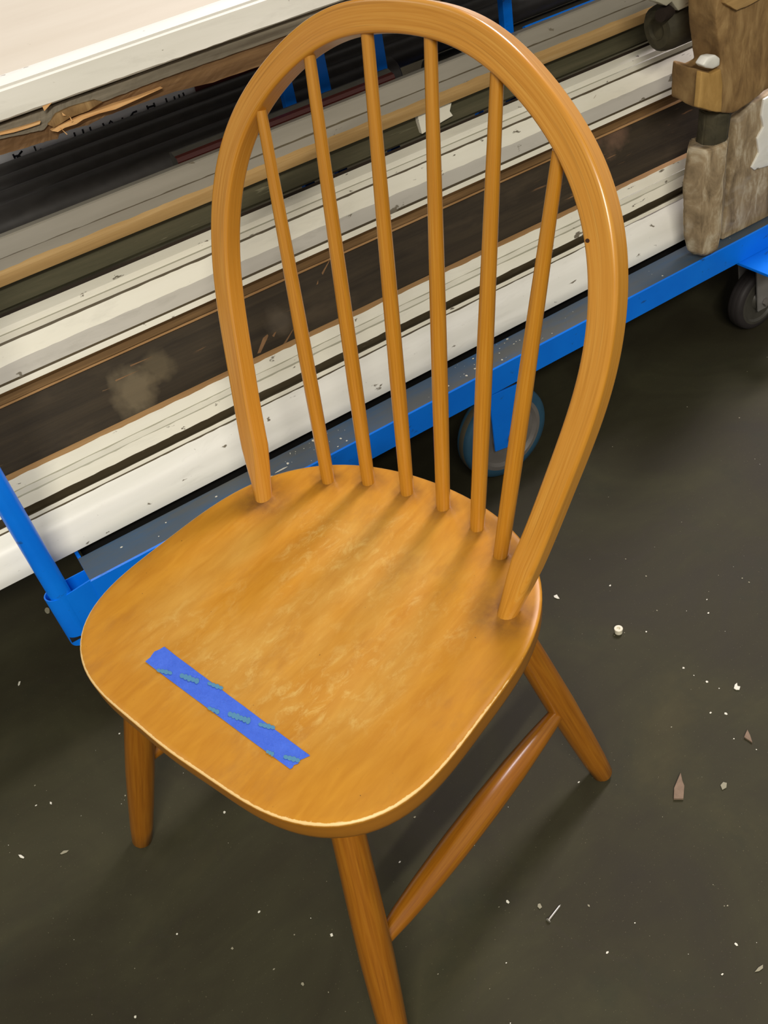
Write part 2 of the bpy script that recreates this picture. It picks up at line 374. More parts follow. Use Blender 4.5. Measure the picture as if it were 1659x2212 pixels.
def build_seat():
    rings = [0.001, 0.06, 0.12, 0.2, 0.28, 0.36, 0.44, 0.5, 0.56, 0.62, 0.68, 0.74, 0.8, 0.85, 0.9, 0.94, 0.965]
    vs, at = [], []
    def grime_shade(x, y):  # grime rings that also hold some painted shadow at spindle and bow feet
        g = 0
        for bx, by in BASES: g = max(g, 1 - sstep(0.008, 0.030, math.hypot(x - bx, y - by)))
        for bx, by in FEETB: g = max(g, 1 - sstep(0.014, 0.055, math.hypot(x - bx, y - by)))
        return g
    for r in rings:
        for p in OUT:
            q = SC0 + (p - SC0) * r; vs.append((q.x, q.y, SH + dish(q.x, q.y, r)))
            at.append((r, 0.22 if r > 0.96 else 0, 0, grime_shade(q.x, q.y)))
    T = 0.0335
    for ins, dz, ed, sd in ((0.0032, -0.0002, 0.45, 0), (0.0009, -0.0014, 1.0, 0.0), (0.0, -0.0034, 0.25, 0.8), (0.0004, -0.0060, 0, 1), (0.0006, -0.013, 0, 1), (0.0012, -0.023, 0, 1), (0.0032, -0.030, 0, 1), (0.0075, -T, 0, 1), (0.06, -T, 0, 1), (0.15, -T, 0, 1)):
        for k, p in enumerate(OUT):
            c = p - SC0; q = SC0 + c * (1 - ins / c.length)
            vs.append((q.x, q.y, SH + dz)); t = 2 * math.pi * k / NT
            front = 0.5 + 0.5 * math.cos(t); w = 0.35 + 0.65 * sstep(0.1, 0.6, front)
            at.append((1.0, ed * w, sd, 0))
    R = len(vs) // NT; fs = []
    for i in range(R - 1):
        for k in range(NT): a = i * NT + k; b = i * NT + (k + 1) % NT; fs.append((a, b, b + NT, a + NT))
    fs.append(tuple(range(NT))[::-1]); fs.append(tuple(range((R - 1) * NT, R * NT)))
    o = mesh('seat', vs, fs, SEATM, chair, True)
    for j, nm in enumerate(('rho', 'edge', 'side', 'grime_shade')):
        a = o.data.attributes.new(nm, 'FLOAT', 'POINT'); a.data.foreach_set('value', [q[j] for q in at])
    bm = bmesh.new(); bm.from_mesh(o.data); bmesh.ops.recalc_face_normals(bm, faces=bm.faces); bm.to_mesh(o.data); bm.free()
build_seat()

BETA = 0.3362
U3 = Vector((1, 0, 0)); V3 = Vector((0, math.sin(BETA), math.cos(BETA))); N3 = U3.cross(V3); P0 = Vector((0, 0.1565, SH)); BD = 0.0255
OK_ = (0.3121, -0.1315, 0.0584, -0.0390, 0.0223, -0.0103, 0.0039, -0.0022); IK_ = (0.2765, -0.1221, 0.0508, -0.0338, 0.0189, -0.0087, 0.0032, -0.0015)
def bcurve(K, t):
    r = sum(a * math.cos(k * t) for k, a in enumerate(K)); return Vector((r * math.sin(t), r * math.cos(t) + 0.3877))
def build_bow():
    st = []
    for i in range(-94, 95):
        t = math.radians(i * 1.55); o, n = bcurve(OK_, t), bcurve(IK_, t); st.append(((o + n) / 2, (o - n), None))
    secs = []
    for c, w, _ in st: secs.append([c, w.normalized(), w.length / 2])
    # perpendicular directions from the tangent of the centre line
    for i, s in enumerate(secs):
        a, b = secs[max(0, i - 1)][0], secs[min(len(secs) - 1, i + 1)][0]; tg = (b - a).normalized(); pr = Vector((tg.y, -tg.x))
        if pr.dot(s[1]) < 0: pr = -pr
        s[2] *= abs(pr.dot(s[1])); s[1] = pr
    def ext(sec, sg):
        c, d, h = sec; foot = Vector((sg * 0.1994, 0.0)); res = []
        for f in (0.35, 0.7, 1.0, 1.35):
            q = c + (foot - c) * f; res.append([q, (d + (Vector((sg, 0.25)).normalized() - d) * min(1, f)).normalized(), h + (0.0125 - h) * min(1, f)])
        return res
    L = ext(secs[0], -1)[::-1]; Rr = ext(secs[-1], 1); full = L + secs + Rr
    vs, uv, fs = [], [], []; S = 0; prev = None; r0 = 0.0042
    def section(h, hd, rnd):
        """rounded rectangle with support points beside the corners; turns into a circle at the foot"""
        pts = []; r = r0 + (min(h, hd) - r0) * rnd; e = 0.0009 * (1 - rnd)
        for q in range(4):
            sx, sy = ((1, 1), (-1, 1), (-1, -1), (1, -1))[q]; ccx, ccy = sx * (h - r), sy * (hd - r); a0 = q * math.pi / 2
            u0 = Vector((math.cos(a0), math.sin(a0))); u1 = Vector((math.cos(a0 + math.pi / 2), math.sin(a0 + math.pi / 2)))
            pts.append(Vector((ccx, ccy)) + u0 * r - u1 * e)
            for k in range(6):
                a = a0 + math.pi / 2 * k / 5; pts.append(Vector((ccx + math.cos(a) * r, ccy + math.sin(a) * r)))
            pts.append(Vector((ccx, ccy)) + u1 * r - u0 * e)
        return pts
    m = 32
    for idx, (c, d, h) in enumerate(full):
        if prev is not None: S += (c - prev).length
        prev = c
        rnd = 1 - sstep(0.0, 0.075, c.y)
        hd = BD / 2 * (1 - rnd) + 0.0120 * rnd
        cen = P0 + U3 * c.x + V3 * c.y - N3 * (BD / 2); sec = section(h, hd, rnd)
        for k in range(m + 1):
            q = sec[k % m]; vs.append(cen + U3 * (d.x * q.x) + V3 * (d.y * q.x) + N3 * q.y); uv.append((q.x + q.y * 1.7, S))
    n = len(full)
    for i in range(n - 1):
        for k in range(m): a = i * (m + 1) + k; fs.append((a, a + 1, a + m + 2, a + m + 1))
    fs.append(tuple(range(m))[::-1]); b = (n - 1) * (m + 1); fs.append(tuple(range(b, b + m)))
    o = mesh('back_bow', vs, fs, HONB, chair, True, uv); fix(o, 1e-7, 60)
build_bow()
def bow_mark(px, py, rx, ry, name):
    ci = CA.inverted(); o = ci @ CAM; d = (ci.to_3x3() @ ray(px, py)); nn = N3; t = ((P0 - o).dot(nn)) / d.dot(nn); c = o + d * t + nn * 0.0001
    n = 12; vs = [c + U3 * math.cos(a) * rx + V3 * math.sin(a) * ry for a in [2 * math.pi * k / n for k in range(n)]]; vs += [v - nn * 0.0008 for v in vs]
    mesh(name, vs, [tuple(range(n)), tuple(range(2 * n - 1, n - 1, -1))] + [(i, i + n, (i + 1) % n + n, (i + 1) % n) for i in range(n)], KNOT, chair)
KNOT = simple('dark_knot', rgb(58, 30, 10), 0.5)
bow_mark(1269, 520, 0.0022, 0.0019, 'knot')
TOPS = [(-0.1918, 0.4754), (-0.1184, 0.539), (-0.0396, 0.5648), (0.0396, 0.5648), (0.1184, 0.539), (0.1918, 0.4754)]
for (bx, by), (tx, tv) in zip(BASES, TOPS):
    p = Vector((bx, by, SH)); q = P0 + Vector((0, 0.0115, 0)) + U3 * tx + V3 * tv; d = (q - p).normalized()
    lathe('spindle', p - d * 0.014, q + d * 0.008, [(0, .0088), (.03, .0090), (.12, .0094), (.3, .0096), (.5, .0090), (.7, .0080), (.88, .0069), (1, .0064)], HON, chair, 20)
LEGS = [((-0.1662, -0.0938), (-0.2532, -0.1962)), ((0.1662, -0.0938), (0.2532, -0.1962)), ((0.144, 0.2052), (0.2505, 0.275)), ((-0.144, 0.2052), (-0.2505, 0.275))]
LP = []
for (tx, ty), (fx, fy) in LEGS:
    p = Vector((fx, fy, 0)); q = Vector((tx, ty, 0.405)); LP.append((p, q))
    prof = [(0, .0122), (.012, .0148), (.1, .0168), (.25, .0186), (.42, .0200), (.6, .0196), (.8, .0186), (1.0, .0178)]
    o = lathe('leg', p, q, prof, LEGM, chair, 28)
    for v in o.data.vertices:                        # foot cut flat on the floor
        if v.co.z < 0.0005: v.co.z = 0.0005
for a, b in ((1, 2), (0, 3)):
    p = LP[a][0].lerp(LP[a][1], 0.45); q = LP[b][0].lerp(LP[b][1], 0.405)
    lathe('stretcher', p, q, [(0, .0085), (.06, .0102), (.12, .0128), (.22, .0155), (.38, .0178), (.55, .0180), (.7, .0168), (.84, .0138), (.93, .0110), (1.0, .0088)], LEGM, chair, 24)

# ------------------------------------------------------------------ masking tape on the seat
CI = CA.inverted()
def on_seat(px, py, lift=0.0004):
    w = at_z(px, py, SH)
    for _ in range(3):
        c = CI @ w; w = at_z(px, py, seat_z(c.x, c.y))
    return w + Vector((0, 0, lift))
def tape():
    top = [(356, 1399), (435, 1458), (513, 1516), (592, 1575), (670, 1633)]; bot = [(315, 1431), (393, 1489), (471, 1547), (549, 1605), (627, 1662)]
    nu, nv = 60, 6; vs, fs = [], []
    rag = [(0, 0), (3, -3), (8, 2), (14, -1), (10, 2), (4, 4), (0, 0)]
    for j in range(nv + 1):
        for i in range(nu + 1):
            f = i / nu * 4; k = min(3, int(f)); g = f - k
            tp = Vector(top[k]).lerp(Vector(top[k + 1]), g); bt = Vector(bot[k]).lerp(Vector(bot[k + 1]), g); q = tp.lerp(bt, j / nv)
            if i == 0: q += Vector(((0, -5, -9, -8, -3, 1, 0)[j] * 0.9, (0, 1, 0, 3, 2, -1, 0)[j]))
            if i == nu: q += Vector(((0, -6, -8, -4, -6, -2, 0)[j], (0, 1, 0, 3, 1, 2, 0)[j]))
            lift = 0.0007 + 0.0004 * noise.noise(Vector((i * 0.35, j * 0.7, 1.3))) + (0.0012 * (1 - i / 4) if i < 4 else 0)
            vs.append(on_seat(q.x, q.y, lift))
    for j in range(nv):
        for i in range(nu): a = j * (nu + 1) + i; fs.append((a, a + nu + 1, a + nu + 2, a + 1))
    n = len(vs); vs += [v - Vector((0, 0, 0.00025)) for v in vs]; fs += [tuple(i + n for i in f[::-1]) for f in fs]
    rim = [i for i in range(nu + 1)] + [j * (nu + 1) + nu for j in range(1, nv + 1)] + [nv * (nu + 1) + i for i in range(nu - 1, -1, -1)] + [j * (nu + 1) for j in range(nv - 1, 0, -1)]
    for a, b in zip(rim, rim[1:] + rim[:1]): fs.append((a, b, b + n, a + n))
    t = mesh('masking_tape', vs, fs, TAPEM, None, True); fix(t)
    tag(t, 'strip of blue masking tape stuck across the front of the chair seat', 'tape')
    # faded print: rows of run-together letter shapes, too worn to read
    for (x0, y0), (x1, y1), hgt in (((340, 1449), (372, 1456), 5.5), ((390, 1460), (430, 1474), 7.5), ((450, 1477), (482, 1489), 5.5), ((450, 1530), (474, 1541), 5.5), ((494, 1543), (541, 1560), 8), ((560, 1566), (594, 1574), 6), ((576, 1624), (592, 1632), 5.5), ((614, 1636), (648, 1645), 6.5)):
        bm = bmesh.new(); n = max(3, int(abs(x1 - x0) / 7))
        for k in range(n):
            f = (k + 0.5) / n; cx, cy = x0 + (x1 - x0) * f, y0 + (y1 - y0) * f; w2 = (x1 - x0) / n * 0.62; ring = []
            for s in range(10):
                a = 2 * math.pi * s / 10; h2 = hgt * (0.85 + 0.15 * ((k * 7) % 3))
                ring.append(bm.verts.new(on_seat(cx + math.cos(a) * w2 + math.sin(a) * h2 * -0.25, cy + math.sin(a) * h2 * 0.8 + math.cos(a) * w2 * .35, 0.00150 + k * 0.00001)))
            bm.faces.new(ring[::-1])
        bm_obj('printed_mark', bm, PRINT, t)
tape()

# ------------------------------------------------------------------ blue trolley
X0T, X1T = -0.148, 2.3
YS = -0.035
YF = 0.487 + YS; ZT = zz(.8091, YF); ZB = zz(.8527, YF)
def Lp(y, z):
    if abs(z - 0.2405) < 1e-6: return (y + YS, ZT + 0.0005)
    return (y + YS, zz((CAM.z - z) / (y - CAM.y), y + YS))
tro = thing('platform_trolley', 'long blue steel platform trolley loaded with old mouldings', 'trolley', (0.9, 0.9, 0))
def T(o):                                            # parent while keeping world placement
    o.parent = tro; o.matrix_parent_inverse = Matrix.Translation((-0.9, -0.9, 0)); return o
def ang(name, x0, x1, yf, sgn=1):
    prof = [(yf, ZB, 0), (yf, ZT - 0.002, 0), (yf + sgn * 0.002, ZT, 1), (yf + sgn * 0.0635, ZT, 0), (yf + sgn * 0.0635, ZT - 0.006, 0), (yf + sgn * 0.006, ZT - 0.006, 0), (yf + sgn * 0.006, ZB, 0)]
    return T(board(name, prof, x0, x1, [BLUE, FLANGE, BLUE], seg=0.03, amp=0.0003))
ang('front_rail', X0T, X1T, YF)
ang('rear_rail', X0T, X1T, 1.25, -1)
T(box('deck_panel', (X0T + 0.01, YF + 0.0075, ZB + 0.009), (X1T, 1.24, ZB + 0.019), BLACKD, bev=0.001))
for xx in (0.0, 0.55, 1.1, 1.7, 2.2): T(box('cross_bar', (xx, 0.62, ZB + 0.020), (xx + 0.05, 1.185, ZT - 0.001), BLUE, bev=0.002))
T(box('end_rail', (X0T, YF + 0.066, ZB), (X0T + 0.006, 1.185, ZT), BLUE, bev=0.001))
# corner socket with the stake
sc = at_z(128, 1283, ZT); pr = 0.0165
def socket():
    cx, cy = sc.x, sc.y; R1, R2 = 0.0228, 0.0206; vs, fs = [], []; N = 22; pts = []
    x_r = X0T + 0.001
    path = [(x_r, YF + 0.001)]
    for k in range(N + 1):
        a = -math.pi / 2 - math.pi * k / N; path.append((cx + math.cos(a) * R1 - 0.0, cy + 0.006 + math.sin(a) * R1 * 0.8))
    path.append((x_r, cy + 0.006 + R1 * 0.8))
    inner = [(x_r, YF + 0.004)]
    for k in range(N + 1):
        a = -math.pi / 2 - math.pi * k / N; inner.append((cx + math.cos(a) * R2, cy + 0.006 + math.sin(a) * R2 * 0.8))
    inner.append((x_r, cy + 0.006 + R2 * 0.8))
    zb = ZT - 0.105; n = len(path)
    for z in (ZT, zb):
        for p in path: vs.append((p[0], p[1], z))
        for p in inner: vs.append((p[0], p[1], z))
    for i in range(n - 1):
        fs += [(i, i + 1, 2 * n + i + 1, 2 * n + i), (n + i + 1, n + i, 3 * n + i, 3 * n + i + 1), (i + 1, i, n + i, n + i + 1), (2 * n + i, 2 * n + i + 1, 3 * n + i + 1, 3 * n + i)]
    o = mesh('corner_socket', vs, fs, BLUE); fix(o); T(o)
    T(box('socket_floor', (cx - 0.02, cy - 0.012, ZT - .09), (x_r, cy + 0.02, ZT - .085), DARKSOCK, bev=0))
socket()
pole = lathe('stake_pole', (sc.x + 0.001, sc.y + 0.004, ZT - 0.084), (sc.x + 0.001, sc.y + 0.004, 1.15), [(0, pr), (0.99, pr), (1, pr * 0.8)], BLUE, None, 28); T(pole)
# rear uprights (square blue tubes standing behind the boards)
YU = 0.828
for px, wpx in ((628, 26), (703, 25), (825, 22), (1098, 27), (1016, 18)):
    py = {628: 215, 703: 185, 825: 137, 1098: 30, 1016: 5}[px]
    c = at_y(px, py, YU); w = 0.0105 if px != 1016 else 0.008; yo = 0.0 if px != 1016 else 0.385
    if px == 1016: c = at_y(px, py, YU + 0.385)
    T(box('upright', (c.x - w, YU + yo, ZB + 0.0195), (c.x + w, YU + yo + 0.018, 0.972 if yo == 0 else 0.9), BLUE, bev=0.0015))
# casters
def caster(px, py, r, width, metal, dy=0.0, cheek=None):
    """axle seen at pixel px,py; the wheel of radius r stands on the floor"""
    c = at_z(px, py, r); cx, cz = c.x, r; y = c.y + dy
    root = bpy.data.objects.new('caster', None); COL.objects.link(root); root.location = (cx, y, 0); T(root)
    def W2(o): o.parent = root; o.matrix_parent_inverse = Matrix.Translation((-cx, -y, 0)); return o
    y0, y1 = y + 0.006, y + 0.006 + width
    W2(lathe('tyre', (cx, y0, cz), (cx, y1, cz), [(0.3, r * 0.78), (0.0, r * 0.80), (0.0, r * 0.86), (0.06, r * 0.95), (0.16, r * 0.985), (0.3, r), (0.7, r), (0.84, r * 0.985), (0.94, r * 0.95), (1.0, r * 0.86), (1.0, r * 0.8)], TYRE if not metal else RUBBER, None, 48, False))
    W2(lathe('tread_band', (cx, y0 + width * 0.30, cz), (cx, y0 + width * 0.70, cz), [(0, r * 0.99), (0.1, r * 1.001), (0.9, r * 1.001), (1, r * 0.99)], TREAD if not metal else RUBBER, None, 48, False))
    W2(lathe('wheel_rim', (cx, y0 - 0.0015, cz), (cx, y1, cz), [(0.4, r * 0.80), (0.04, r * 0.80), (0.03, r * 0.72), (0.16, r * 0.66), (0.18, r * 0.34), (0.02, r * 0.28), (0, r * 0.1)], RIM if not metal else GREYPIPE, None, 44, False))
    m_ = STEEL if metal else BLUE; zt = ZB - 0.0045 if metal else ZB - 0.0035
    for yy in (y - 0.003, y1 + 0.003):
        if cheek: poly = [at_y(a, b, y - 0.003) for a, b in cheek]
        else: poly = [Vector((cx - 0.045, yy, zt)), Vector((cx + 0.045, yy, zt)), Vector((cx + 0.020, yy, cz - 0.010)), Vector((cx + 0.006, yy, cz - 0.018)), Vector((cx - 0.018, yy, cz - 0.018))]
        poly = [Vector((p.x, yy, min(p.z, zt))) for p in poly]
        W2(prism('fork_cheek', poly, (0, 0.004, 0), m_, None, bev=0.0008))
    W2(box('mount_plate', (cx - 0.06, max(y, YF) + 0.004, zt - 0.0045), (cx + 0.06, y1 + 0.02, ZB - 0.0003), m_, bev=0.001))
    W2(lathe('axle_bolt', (cx, y - 0.012, cz), (cx, y1 + 0.012, cz), [(0, .007), (.01, .009), (.12, .009), (.12, .005), (.9, .005), (.9, .008), (1, .008)], RIM, None, 6))
caster(1102, 943, 0.097, 0.042, False, cheek=[(1057, 850), (1142, 820), (1130, 948), (1108, 962), (1071, 976)])
caster(1650, 650, 0.070, 0.036, True)
caster(1102, 943, 0.097, 0.042, False, dy=0.7)
g0 = at_z(1600, 569, ZB); g1 = at_z(1668, 597, ZB); g2 = Vector((g1.x + 0.12, g1.y, ZB)); g3 = Vector((g2.x, YF + 0.006, ZB - 0.0005))
T(prism('gusset_plate', [Vector((g0.x, YF + 0.006, ZB - 0.0005)), g1, g2, g3], (0, 0, -0.006), BLUE, None, bev=0.001))

# ------------------------------------------------------------------ boards and mouldings on the trolley
def mo(name, label, cat, prof, x0, x1, mats, **k):
    o = board(name, prof, x0, x1, mats, **k); return tag(o, label, cat)
def Z(mm, y): return (y + YS, zz(mm, y + YS))
# 1 crown moulding, lowest
P = [(*Lp(0.610, 0.2405), 0), (*Lp(0.575, 0.2405), 0), (*Z(.756, .5605), 0), (*Z(.750, .5592), 0), (*Z(.742, .5602), 0), (*Z(.735, .5632), 0), (*Z(.726, .5665), 0), (*Z(.714, .5705), 0), (*Z(.702, .5780), 0), (*Z(.690, .5900), 0), (*Z(.6845, .594), 1), (*Z(.6825, .5965), 2), (*Z(.6765, .5985), 1), (*Z(.675, .603), 1), (*Lp(0.611, 0.322), 1), (*Lp(0.611, 0.28), 1)]
mo('crown_moulding', 'white painted crown moulding with rolled edge, lowest board on the trolley', 'moulding', P, -0.75, 2.05, [WHITE, GAPP, CREAM, RAWEND], ragged={10: 0.0010, 12: 0.0012})
# 2 casing board with raw tan top edge
P = [(*Lp(0.640, 0.2405), 0), (*Lp(0.620, 0.2405), 0), (*Lp(0.617, 0.31), 0), (*Z(.674, .6125), 0), (*Z(.6636, .6065), 1), (*Z(.6475, .6135), 3), (*Z(.6455, .6150), 1), (*Z(.638, .6165), 3), (*Z(.6365, .6185), 1), (*Z(.6205, .6255), 2), (*Z(.613, .6365), 4), (*Lp(0.6385, 0.384), 4)]
mo('casing_board', 'cream painted casing board with flaking paint and raw tan top edge, above the crown moulding', 'board', P, -0.75, 1.98, [GAPP, CREAM, TANW, CHIPG, RAWEND], ragged={9: 0.0016, 5: 0.0010, 4: 0.0008, 7: 0.0015})
# 3 dark stained board
P = [(*Lp(0.668, 0.2405), 0), (*Lp(0.645, 0.2405), 0), (*Z(.618, .6405), 0), (*Z(.575, .6595), 0), (*Z(.5331, .680), 1), (*Z(.5325, .6745), 1), (*Z(.5300, .6755), 2), (*Z(.5285, .682), 2), (*Z(.519, .690), 1), (*Lp(0.700, 0.480), 0)]
dk = mo('stained_plank', 'wide dark brown stained plank with scratches and a dusty patch, between white boards', 'board', P, -0.75, 2.1, [DARKW, TANW, BROWNG, RAWEND], ragged={4: 0.0012, 6: 0.001})
def plank_pt(px, py, lift=0.0006):
    d = ray(px, py); mm = -d.z / d.y; t = (0.618 - mm) / (0.618 - 0.5331); y = 0.6405 + t * (0.680 - 0.6405) + YS - lift
    return at_y(px, py, y)
for k, pts in enumerate((((592, 672), (590, 688), (578, 730), (563, 762), (556, 764), (570, 725)), ((604, 700), (592, 728), (588, 726)), ((720, 548), (694, 600), (672, 655), (668, 655), (690, 598)), ((640, 700), (612, 752), (608, 750)),
        ((1288, 205), (1240, 282), (1196, 352), (1192, 350), (1236, 280)), ((1262, 268), (1222, 330), (1200, 362), (1197, 360), (1218, 328)), ((1316, 205), (1304, 222), (1301, 220)), ((240, 838), (180, 862), (178, 859)), ((330, 770), (282, 792), (281, 789)), ((300, 800), (250, 824), (249, 821)))):
    vs = [plank_pt(x, y) for x, y in pts]; n = len(vs); vs += [v + Vector((0, 0.0006, 0)) for v in vs]
    fs = [tuple(range(n)), tuple(range(2 * n - 1, n - 1, -1))] + [(i, i + n, (i + 1) % n + n, (i + 1) % n) for i in range(n)]
    o = mesh('scratch', vs, fs, SCRATCH, dk)
# 4 white architrave
P = [(*Lp(0.712, 0.2405), 0), (*Lp(0.704, 0.2405), 0), (*Z(.524, .694), 5), (*Z(.5185, .686), 5), (*Z(.5165, .6835), 0), (*Z(.5095, .6870), 1), (*Z(.5065, .6875), 2), (*Z(.4876, .697), 0), (*Z(.4655, .714), 1), (*Z(.4625, .7165), 0), (*Z(.456, .7165), 3), (*Z(.4545, .719), 0), (*Z(.4478, .7215), 0), (*Lp(0.742, 0.582), 4), (*Lp(0.748, 0.57), 4)]
mo('architrave', 'cream moulded architrave with dark groove near its top, above the dark stained plank', 'moulding', P, -0.75, 1.36, [CREAM, GAPP, CREAM_SHADE, CHIPG, RAWEND, BROWNG], ragged={7: 0.0012, 8: 0.0009, 3: 0.0015}, endcut=0.35)
# 5 two dark boards in the gap
P = [(*Lp(0.790, 0.2405), 0), (*Lp(0.752, 0.2405), 0), (*Z(.46, .757), 0), (*Z(.4335, .764), 0), (*Lp(0.790, 0.560), 0)]
mo('dark_plank', 'very dark brown plank recessed behind the cream architrave', 'board', P, -0.75, 2.0, [VDARK])
P = [(*Z(.4315, .7605), 0), (*Z(.4295, .757), 0), (*Z(.405, .762), 0), (*Lp(0.80, 0.622), 0), (*Lp(0.80, 0.578), 0)]
mo('olive_board', 'dark olive board in shade under the board with rounded tan edge', 'board', P, -0.75, 1.9, [OLIVE])
# 6 board with tan rounded edge
P = [(*Lp(0.800, 0.6225), 0), (*Lp(0.752, 0.6225), 0), (*Z(.4066, .742), 1), (*Z(.4015, .7385), 1), (*Z(.3955, .7385), 1), (*Z(.390, .743), 2), (*Z(.3875, .7440), 2), (*Z(.3800, .7455), 3), (*Z(.3785, .7465), 2), (*Z(.3610, .7545), 2), (*Z(.3590, .7575), 2), (*Lp(0.778, 0.689), 0), (*Lp(0.800, 0.66), 0)]
mo('round_edged_board', 'greyish white board with rounded bare tan lower edge, in front of the blue uprights', 'board', P, -0.75, 1.75, [OLIVE, TANB, DULLP, GAPP, RAWEND], ragged={5: 0.0012, 8: 0.0008})
# thin splinter end of moulding under it
a = at_y(955, 232, 0.72)
tag(prism('moulding_offcut', [at_y(x, y, .714) for x, y in ((905, 262), (900, 232), (976, 222), (972, 240), (979, 250), (958, 262), (912, 290))], (0, 0.012, 0), CREAM, None, bev=0.001), 'short broken end of cream moulding jutting out below the tan-edged board', 'moulding')
# dark red-brown varnished trim
xa, xb = at_y(380, 352, 0.757).x, at_y(845, 160, 0.757).x
P = [(*Lp(0.810, 0.664), 0), (*Lp(0.784, 0.664), 0), (*Z(.3600, .782), 0), (*Z(.3545, .780), 0), (*Z(.3500, .783), 0), (*Z(.347, .790), 1), (*Z(.342, .800), 1), (*Lp(0.812, zz(.341, .812)), 1)]
mo('varnished_trim', 'thin dark red-brown varnished trim lying behind the round-edged board', 'moulding', P, xa, xb, [REDB, GREYPIPE])
# black pipes
def pipe(mt, y, r, x0, x1, label, mat=BLACKP, lower=False):
    # top tangent of the pipe lies on the sight line of slope mt
    z = zz(mt, y); k = math.sqrt(1 + mt * mt); cz = z - r * k
    o = lathe('pipe', (x0, y, cz), (x1, y, cz), [(0, r * .8), (.004, r), (.5, r), (.996, r), (1, r * .8)], mat, None, 26)
    tag(o, label, 'pipe'); return cz
xe = at_y(853, 157, 0.885).x
pipe(.3292, .885, .034, -0.6, xe, 'thick black pipe with rounded end, lowest and nearest of the black pipes')
pipe(.3171, .945, .0235, -0.6, 1.75, 'black pipe in the middle of the bundle behind the blue uprights')
pipe(.3045, .990, .020, -0.6, 1.8, 'black pipe with faint sheen, second from the top of the bundle')
pipe(.2937, 1.030, .0185, -0.6, 1.7, 'topmost black pipe just below the white card with writing')
pipe(.347, .960, .034, xe + 0.12, 1.9, 'thick grey-black pipe low behind the blue uprights, running right', GREYPIPE)
xq = at_y(560, 60, 1.1).x
pipe(.275, 1.082, .030, xq, 1.95, 'large dull grey pipe at the back of the bundle, upper right', GREYPIPE)
pipe(.245, 1.136, .022, xq, 1.95, 'black pipe at the very back of the trolley')
pipe(.215, 1.180, .020, xq, 1.9, 'highest black pipe at the very back of the trolley')
# blue strip glimpsed on the right
bx0, bx1 = at_y(1130, 60, 0.765).x, at_y(1330, -20, 0.765).x
tag(board('blue_strip', [(*Lp(0.802, 0.664), 0), (*Lp(0.790, 0.664), 0), (*Z(.3575, .790), 0), (*Z(.3535, .796), 0), (*Lp(0.802, zz(.3535, .802)), 0)], bx0, bx1 + 0.15, [BLUE]), 'thin blue painted strip lying behind the round-edged board at right', 'strip')
# white card with handwriting
card = thing('written_card', 'white card strip with black handwritten capitals between pipes and splintered board', 'card', at_y(200, 285, 1.06))
CY = 1.055
c0, c1 = at_y(-120, 400, CY), at_y(432, 195, CY)
def C_(o): o.parent = card; o.matrix_parent_inverse = Matrix.Translation(-Vector(card.location)); return o
C_(prism('card_sheet', [Vector((c0.x, CY, 0.68)), Vector((c1.x, CY, 0.68)), Vector((c1.x, CY, zz(.272, CY))), Vector((c0.x, CY, zz(.272, CY)))], (0, 0.002, 0), CARD, None, bev=0))
def stroke(pts, w=0.0016):
    ps = [at_y(x, y, CY - 0.0006) for x, y in pts]; vs, fs = [], []
    for i, p in enumerate(ps):
        a = ps[max(0, i - 1)]; b = ps[min(len(ps) - 1, i + 1)]; t = (b - a).normalized(); nrm = Vector((-t.z, 0, t.x)) * w; vs += [p + nrm, p - nrm, p + nrm + Vector((0, 0.0004, 0)), p - nrm + Vector((0, 0.0004, 0))]
    for i in range(len(ps) - 1):
        a = 4 * i; fs += [(a, a + 1, a + 5, a + 4), (a + 2, a + 6, a + 7, a + 3), (a, a + 4, a + 6, a + 2), (a + 1, a + 3, a + 7, a + 5)]
    C_(mesh('pen_stroke', vs, fs, INK))
for s in ([(28, 333), (34, 346)], [(30, 338), (40, 336), (48, 326), (43, 331)], [(36, 340), (43, 338), (52, 342)], [(74, 316), (79, 329), (90, 322)], [(160, 286), (163, 296)], [(178, 279), (181, 289)], [(194, 274), (197, 284)],
          [(222, 266), (225, 273)], [(236, 268), (239, 261), (244, 266)], [(264, 254), (266, 262)], [(282, 252), (288, 243), (296, 240)], [(317, 228), (321, 238)], [(332, 222), (335, 232)], [(320, 232), (333, 228)], [(358, 212), (361, 221)], [(376, 208), (378, 215)], [(386, 204), (388, 211)], [(395, 200), (398, 207)]):
    stroke(s)
# dark red scrap
tag(box('red_scrap', (at_y(425, 205, 1.0525).x, 1.0505, zz(.296, 1.0525)), (at_y(600, 140, 1.0525).x, 1.0540, zz(.275, 1.0525)), REDP, bev=0.001), 'dark red painted scrap wedged between black pipes and weathered board', 'board')
